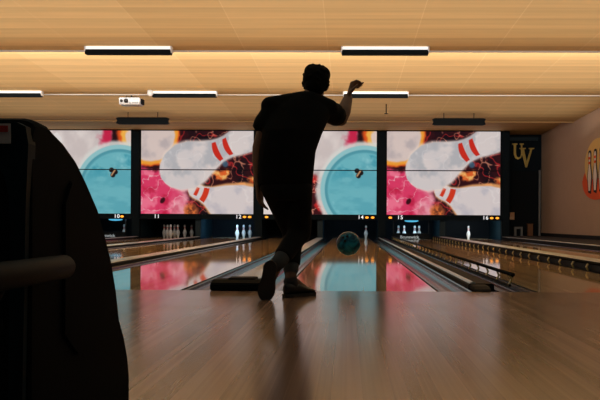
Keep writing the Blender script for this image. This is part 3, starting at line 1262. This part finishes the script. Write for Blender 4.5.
# side outline (distance down the room, height), front foot over the crown to the rear foot
HP = [(1.455, .0), (1.455, .60), (1.458, .630), (1.470, .645), (1.490, .650), (1.51, .650), (1.54, .648), (1.575, .638), (1.632, .624), (1.707, .596), (1.772, .559), (1.857, .503), (1.917, .442),
      (1.972, .375), (2.014, .30), (2.044, .219), (2.090, .165), (2.122, .11), (2.137, .06), (2.137, .0)]
cy_, cz_ = 1.75, .28
bm = B()
rings = []
for x, ins in ((-HW, .016), (-HW + .004, .008), (-HW + .012, .003), (-HW + .024, 0), (HW - .024, 0), (HW - .012, .003), (HW - .004, .008), (HW, .016)):
    r = []
    for y, z in HP:
        d = Vector((y - cy_, z - cz_))
        d = d * (1 - ins / d.length)
        r.append(Vector((HX + x, cy_ + d.x, max(0, cz_ + d.y) if z > .01 else 0)))
    rings.append(r)
loft(bm, rings)
part('hood_shell', bm, MT['hood'], t, False)
# moulded panel standing proud of each flank
for s in (-1, 1):
    sk = [(1.62, .50), (1.66, .545), (1.71, .545), (1.80, .485), (1.87, .40), (1.93, .30), (1.97, .20), (1.95, .19), (1.70, .19), (1.62, .24)]
    bm = B()
    a, b = sorted((HX + s * (HW - .002), HX + s * (HW + .006)))
    prism(bm, sk, 'x', a, b)
    bmesh.ops.bevel(bm, geom=bm.edges[:], offset=.003, segments=2, affect='EDGES')
    part('side_panel', bm, MT['hood'], t)
# arched blue-black face around the ball opening
out = [(.211, .05), (.217, .50), (.221, .60), (.216, .630), (.20, .638), (.0, .641)]
inn = [(.184, .05), (.187, .46), (.184, .51), (.176, .545), (.155, .575), (.0, .592)]
o2 = [(HX + a, z) for a, z in out] + [(HX - a, z) for a, z in reversed(out[:-1])]
i2 = [(HX + a, z) for a, z in inn] + [(HX - a, z) for a, z in reversed(inn[:-1])]
bm = B()
a, b = HY - .012, HY + .022
fo = [bm.verts.new((x, a, z)) for x, z in o2]
fi = [bm.verts.new((x, a + .006, z)) for x, z in i2]
bo = [bm.verts.new((x, b, z)) for x, z in o2]
bi = [bm.verts.new((x, b, z)) for x, z in i2]
n_ = len(o2)
for k in range(n_ - 1):
    bm.faces.new((fo[k], fo[k + 1], fi[k + 1], fi[k]))
    bm.faces.new((fo[k], fo[k + 1], bo[k + 1], bo[k]))
    bm.faces.new((fi[k], fi[k + 1], bi[k + 1], bi[k]))
    bm.faces.new((bo[k], bo[k + 1], bi[k + 1], bi[k]))
for k in (0, n_ - 1):
    bm.faces.new((fo[k], fi[k], bi[k], bo[k]))
fp = part('face_panel', bm, MT['hood_panel'], t)
bm = B()
box(bm, HX + .140, HX + .190, HY - .0145, HY - .0105, .600, .635)
part('sticker', bm, MT['sticker'], fp)
bm = B()
prism(bm, [(HX + .152, .620), (HX + .186, .620), (HX + .186, .631), (HX + .170, .631), (HX + .158, .627)], 'y', HY - .0162, HY - .0147)
part('sticker_print', bm, MT['red'], fp)
bm = B()
prism(bm, i2, 'y', HY - .003, HY + .003)
part('ball_opening', bm, MT['black'], t)
# rack rails towards the seats
for s in (-1, 1):
    bm = B()
    x = HX + s * .252
    tube(bm, [(x, .45, .38), (x, 1.535, .38), (x, 1.550, .38), (x, 1.558, .38)], [.0225, .0225, .018, .008], 20)
    rl = part('rack_rail', bm, MT['rail'], t, True)
    bm = B()
    tube(bm, [(x - s * .004, 1.26, .37), (x - s * .012, 1.24, .34), (x - s * .03, 1.19, .26), (x - s * .045, 1.16, .14), (x - s * .05, 1.16, .0)], .014, 12)
    part('rack_support', bm, MT['hood'], t, True)
bm = B()
box(bm, HX - .19, HX + .19, .55, HY - .03, .27, .30, .01)
part('rack_tray', bm, MT['hood'], t)

# ------------------------------------------------------------------ bowling ball in flight
bc = Vector((.008, 7.40, CZ - (243.2 - 222) * 7.40 / F))
t = thing('bowling_ball', 'dark marbled blue bowling ball just released above the lane', 'bowling ball', tuple(bc))
bm = B()
ball(bm, bc, .1075, 40)
part('ball_body', bm, MT['ball'], t, True)
bm = B()
for dx, dz in ((-.02, .03), (.018, .036), (.004, -.01)):
    d = Vector((dx - .03, -.085, dz + .03)).normalized()
    tube(bm, [bc + d * .100, bc + d * .1077], .0125, 14)
part('finger_hole', bm, MT['black'], t)

# ------------------------------------------------------------------ the bowler
L_SH, R_SH = Vector((-.490, 5.20, 1.180)), Vector((-.122, 5.37, 1.190))
NECK, HEAD = Vector((-.262, 5.31, 1.275)), Vector((-.212, 5.385, 1.364))
L_EL, L_WR = Vector((-.560, 5.16, .930)), Vector((-.553, 5.12, .700))
R_EL, R_WR = Vector((-.050, 5.60, 1.160)), Vector((-.002, 5.70, 1.315))
L_HIP, R_HIP = Vector((-.440, 5.08, .69)), Vector((-.310, 5.11, .69))
L_KN, L_AN = Vector((-.348, 5.28, .405)), Vector((-.352, 5.13, .11))
R_KN, R_AN = Vector((-.298, 5.18, .402)), Vector((-.412, 4.985, .225))
t = thing('person', 'person in black T-shirt and jeans seen from behind, right arm raised after the throw', 'person', (-.36, 5.1, 0))


def ell(c, lat, hw, hd, n=24, tilt=0.0):
    lat = Vector((lat[0], lat[1], 0)).normalized()
    fwd = Vector((-lat.y, lat.x, 0))
    return [Vector(c) + lat * (hw * math.cos(2 * PI * k / n)) + fwd * (hd * math.sin(2 * PI * k / n)) + Vector((0, 0, tilt * math.sin(2 * PI * k / n))) for k in range(n)]


def hand(bm, wr, d, palm_n, side, curl, big=1.0):
    """Palm and five bent fingers. d: wrist to knuckles, palm_n: out of the palm, side: towards the thumb."""
    d, palm_n, side = d.normalized(), palm_n.normalized(), side.normalized()
    k = wr + d * .095 * big
    for q in (-.028, -.010, .010, .028):
        rcone(bm, wr + side * q * .6 * big + d * .01, k + side * q * big, .015 * big, .0125 * big, 10)
    for q, L_, c in ((.030, .070, 0), (.010, .080, 1), (-.010, .074, 2), (-.029, .058, 3)):
        p = k + side * q * big
        dd = d.copy()
        for j, fr in enumerate((.45, .32, .23)):
            ang = curl * (1.0 + .12 * c)
            dd = (Matrix.Rotation(-ang, 3, dd.cross(palm_n).normalized() * -1) @ dd).normalized()
            p2 = p + dd * L_ * fr * big
            rcone(bm, p, p2, (.0095 - .001 * j) * big, (.0088 - .001 * j) * big, 10)
            p = p2
    b = wr + d * .025 + side * .024
    m_ = b + (d * .6 + side * .65 + palm_n * .35).normalized() * .045 * big
    e = m_ + (d * .85 + side * .15 + palm_n * .45).normalized() * .035 * big
    rcone(bm, b, m_, .015, .011, 10)
    rcone(bm, m_, e, .011, .008, 10)


bm = B()
lat_s = R_SH - L_SH
lat_h = R_HIP - L_HIP
loft(bm, [ell((-.378, 5.10, .66), lat_h, .13, .09), ell((-.378, 5.11, .75), lat_h, .145, .095), ell((-.375, 5.13, .90), lat_h, .135, .085),
          ell((-.335, 5.20, 1.05), lat_s, .155, .095), ell((-.305, 5.27, 1.18), lat_s, .165, .085), ell((-.285, 5.30, 1.25), lat_s, .09, .06)])
rcone(bm, NECK + Vector((-.02, -.02, -.05)), HEAD + Vector((0, -.02, -.06)), .062, .056, 20)
R = Matrix.Rotation(.10, 4, 'Y') @ Matrix.Rotation(-.38, 4, 'X')


def headpt(x, y, z):
    return HEAD + (R @ Vector((x, y, z)))


hb = B()
ball(hb, (0, 0, .012), (.076, .095, .095), 28)
ball(hb, (0, .030, -.055), (.055, .060, .065), 20)
ball(hb, (0, .062, -.088), (.026, .026, .024), 14)
tube(hb, [(0, .088, .022), (0, .104, -.016), (0, .100, -.034)], [.008, .014, .016], 10)
ball(hb, (0, .104, -.026), .014, 10)
for s in (-1, 1):
    ball(hb, (s * .079, -.004, -.008), (.010, .020, .031), 12)
    ball(hb, (s * .034, .080, .030), (.022, .014, .008), 10)
ball(hb, (0, .088, -.060), (.022, .010, .006), 10)
ball(hb, (0, .086, -.069), (.019, .010, .006), 10)
for v in hb.verts:
    v.co = HEAD + (R @ v.co)
me_tmp = bpy.data.meshes.new('tmp')
hb.to_mesh(me_tmp)
hb.free()
bm.from_mesh(me_tmp)
bpy.data.meshes.remove(me_tmp)
rcone(bm, L_SH, L_EL, .046, .036)
rcone(bm, L_EL, L_EL.lerp(L_WR, .35), .036, .037)
rcone(bm, L_EL.lerp(L_WR, .35), L_WR, .037, .024)
rcone(bm, R_SH, R_EL, .050, .039)
rcone(bm, R_EL, R_EL.lerp(R_WR, .4), .046, .050)
rcone(bm, R_EL.lerp(R_WR, .4), R_WR, .050, .033)
hand(bm, L_WR, Vector((.10, .02, -1)), Vector((1, .2, .1)), Vector((.2, 1, 0)), .28)
hand(bm, R_WR, Vector((.22, .25, .9)), Vector((.9, .1, -.3)), Vector((.1, -1, .2)), .78, 1.12)
for a, b, c in ((L_HIP, L_KN, L_AN), (R_HIP, R_KN, R_AN)):
    rcone(bm, a, b, .075, .050)
    m_ = b.lerp(c, .3)
    rcone(bm, b, m_, .048, .047)
    rcone(bm, m_, c, .047, .034)
# feet inside the shoes
TOE_L = Vector((-.205, 5.30, 0))
HEEL_L = Vector((-.385, 5.075, 0))
dl = (TOE_L - HEEL_L).normalized()
rcone(bm, L_AN, HEEL_L + dl * .19 + Vector((0, 0, .045)), .034, .022)
HEEL_R = Vector((-.452, 4.90, .232))
dr = Vector((-.040, .030, -.232)).normalized()
ur = Vector((.12, 1, .10))
ur = (ur - dr * ur.dot(dr)).normalized()
rcone(bm, R_AN, HEEL_R + dr * .17 + ur * .045, .034, .022)
body = baked(bm, .0055, 4)
part('body', body, MT['skin'], t, True)

# eyes
for s in (-1, 1):
    bm = B()
    ball(bm, headpt(s * .033, .082, .016), .0115, 14)
    part('eye', bm, MT['eye'], t, True)

# hair
bm = B()
for q in ((0, -.020, .018, .087, .096, .102), (0, -.040, -.045, .066, .066, .075), (.0, .045, .075, .070, .050, .045), (-.03, -.01, .075, .055, .07, .05), (.04, .0, .07, .05, .07, .05)):
    hb = B()
    ball(hb, q[:3], q[3:], 24)
    for v in hb.verts:
        v.co = HEAD + (R @ v.co)
    mm = bpy.data.meshes.new('tmp')
    hb.to_mesh(mm)
    hb.free()
    bm.from_mesh(mm)
    bpy.data.meshes.remove(mm)
for k in range(70):
    a, b = random.uniform(0, 2 * PI), random.uniform(-.9, 1.4)
    dd = Vector((math.cos(a) * math.cos(b), math.sin(a) * math.cos(b), math.sin(b)))
    p = Vector((0, -.020, .018)) + Vector((dd.x * .086, dd.y * .095, dd.z * .100))
    if p.y > .03 and p.z < .07:
        continue
    ball(bm, HEAD + (R @ p), random.uniform(.008, .012), 8)
hair = baked(bm, .006, 2)
part('hair', hair, MT['hair'], t, True)

# T-shirt: body, sleeves, collar
bm = B()
loft(bm, [ell((-.387, 5.105, .685), lat_h, .172, .125, tilt=-.005), ell((-.386, 5.11, .74), lat_h, .174, .125), ell((-.375, 5.13, .90), lat_h, .178, .118),
          ell((-.345, 5.18, 1.03), lat_s, .196, .122), ell((-.318, 5.25, 1.13), lat_s, .212, .12), ell((-.303, 5.27, 1.18), lat_s, .204, .108),
          ell((-.288, 5.29, 1.235), lat_s, .158, .088), ell((-.280, 5.30, 1.268), lat_s, .095, .07), ell((-.276, 5.305, 1.285), lat_s, .070, .06)])
for a_, b_ in ((L_SH, -.02), (R_SH, .02)):
    rcone(bm, NECK + Vector((b_, -.01, -.045)), a_ + Vector((0, 0, .012)), .074, .060)
rcone(bm, L_SH + Vector((.03, .01, .002)), L_SH.lerp(L_EL, .42) + Vector((-.004, 0, 0)), .068, .070)
tube(bm, [L_SH.lerp(L_EL, .3), L_SH.lerp(L_EL, .56)], [.069, .074], 18)
rcone(bm, R_SH + Vector((-.03, -.01, .0)), R_SH.lerp(R_EL, .40), .074, .074)
tube(bm, [R_SH.lerp(R_EL, .3), R_SH.lerp(R_EL, .66)], [.074, .070], 18)
shirt = baked(bm, .009, 5)
nz = random.Random(5)
part('t_shirt', shirt, MT['shirt'], t, True)

# jeans
bm = B()
loft(bm, [ell((-.378, 5.09, .60), lat_h, .10, .10), ell((-.380, 5.095, .66), lat_h, .160, .115), ell((-.383, 5.10, .74), lat_h, .160, .108), ell((-.383, 5.105, .80), lat_h, .150, .10)])
rcone(bm, L_HIP + Vector((.004, 0, -.02)), L_KN, .094, .070)
rcone(bm, L_KN, L_KN.lerp(L_AN, .35), .068, .062)
tube(bm, [L_KN.lerp(L_AN, .25), L_KN.lerp(L_AN, .70)], [.064, .057], 18)
rcone(bm, R_HIP + Vector((.0, 0, -.02)), R_KN, .094, .072)
rcone(bm, R_KN, R_KN.lerp(R_AN, .4), .070, .063)
tube(bm, [R_KN.lerp(R_AN, .3), R_KN.lerp(R_AN, .84)], [.066, .056], 18)
part('jeans', baked(bm, .009, 5), MT['denim'], t, True)

# socks
bm = B()
tube(bm, [L_KN.lerp(L_AN, .60), L_KN.lerp(L_AN, .82), L_AN + Vector((0, 0, -.01)), L_AN + dl * .01 + Vector((0, 0, -.045))], [.046, .047, .045, .042], 20)
part('sock', bm, MT['sock'], t, True)
bm = B()
tube(bm, [R_KN.lerp(R_AN, .62), R_KN.lerp(R_AN, .88), R_AN, HEEL_R + dr * .05 + ur * .05], [.046, .048, .046, .042], 20)
part('sock', bm, MT['sock'], t, True)


def shoe(heel, d, up, L_=.275):
    d = d.normalized()
    up = up.normalized()
    sd = d.cross(up).normalized()

    def W(x, y, z):
        return heel + d * x + sd * y + up * z
    hwid = lambda x: np.interp(x / L_, [0, .04, .14, .3, .48, .66, .8, .92, .98, 1.0], [.012, .026, .036, .034, .036, .046, .046, .034, .018, .006])
    hgt = lambda x: np.interp(x / L_, [0, .05, .15, .3, .42, .55, .7, .85, .95, 1.0], [.080, .092, .098, .100, .094, .076, .060, .050, .038, .024])
    bm = B()
    xs = [L_ * q for q in (0, .02, .06, .14, .24, .34, .44, .54, .64, .74, .84, .92, .97, 1.0)]
    rings = []
    for x in xs:
        h, ww = hgt(x), hwid(x)
        r = []
        for k in range(20):
            a = 2 * PI * k / 20
            cy, cz = math.cos(a), math.sin(a)
            r.append(W(x, ww * cy * (1.0 if cz < 0 else (1 - .25 * cz)), .018 + (h - .018) * (.5 + .5 * cz) ** .85))
        rings.append(r)
    loft(bm, rings)
    up_ = part('shoe', bm, MT['shoe'], t, True)
    bm = B()
    ol = [(x, hwid(x) + .005) for x in xs]
    ol = [(-.006, .008)] + ol + [(L_ + .006, .006)]
    poly = [(x, y) for x, y in ol] + [(x, -y) for x, y in reversed(ol)]
    loft(bm, [[W(x, y, .0) for x, y in poly], [W(x, y, .022) for x, y in poly]])
    hl = [(x, y) for x, y in poly if x < L_ * .32]
    so = part('sole', bm, MT['sole'], up_)
    bm = B()
    for k in range(4):
        x = L_ * (.42 + .07 * k)
        h = hgt(x)
        tube(bm, [W(x, -.028, h * .80), W(x + .004, 0, h + .003), W(x, .028, h * .80)], .0035, 8)
    part('lace', bm, MT['lace'], up_)


shoe(HEEL_L, TOE_L - HEEL_L, Vector((0, 0, 1)))
shoe(HEEL_R, dr, ur, .245)
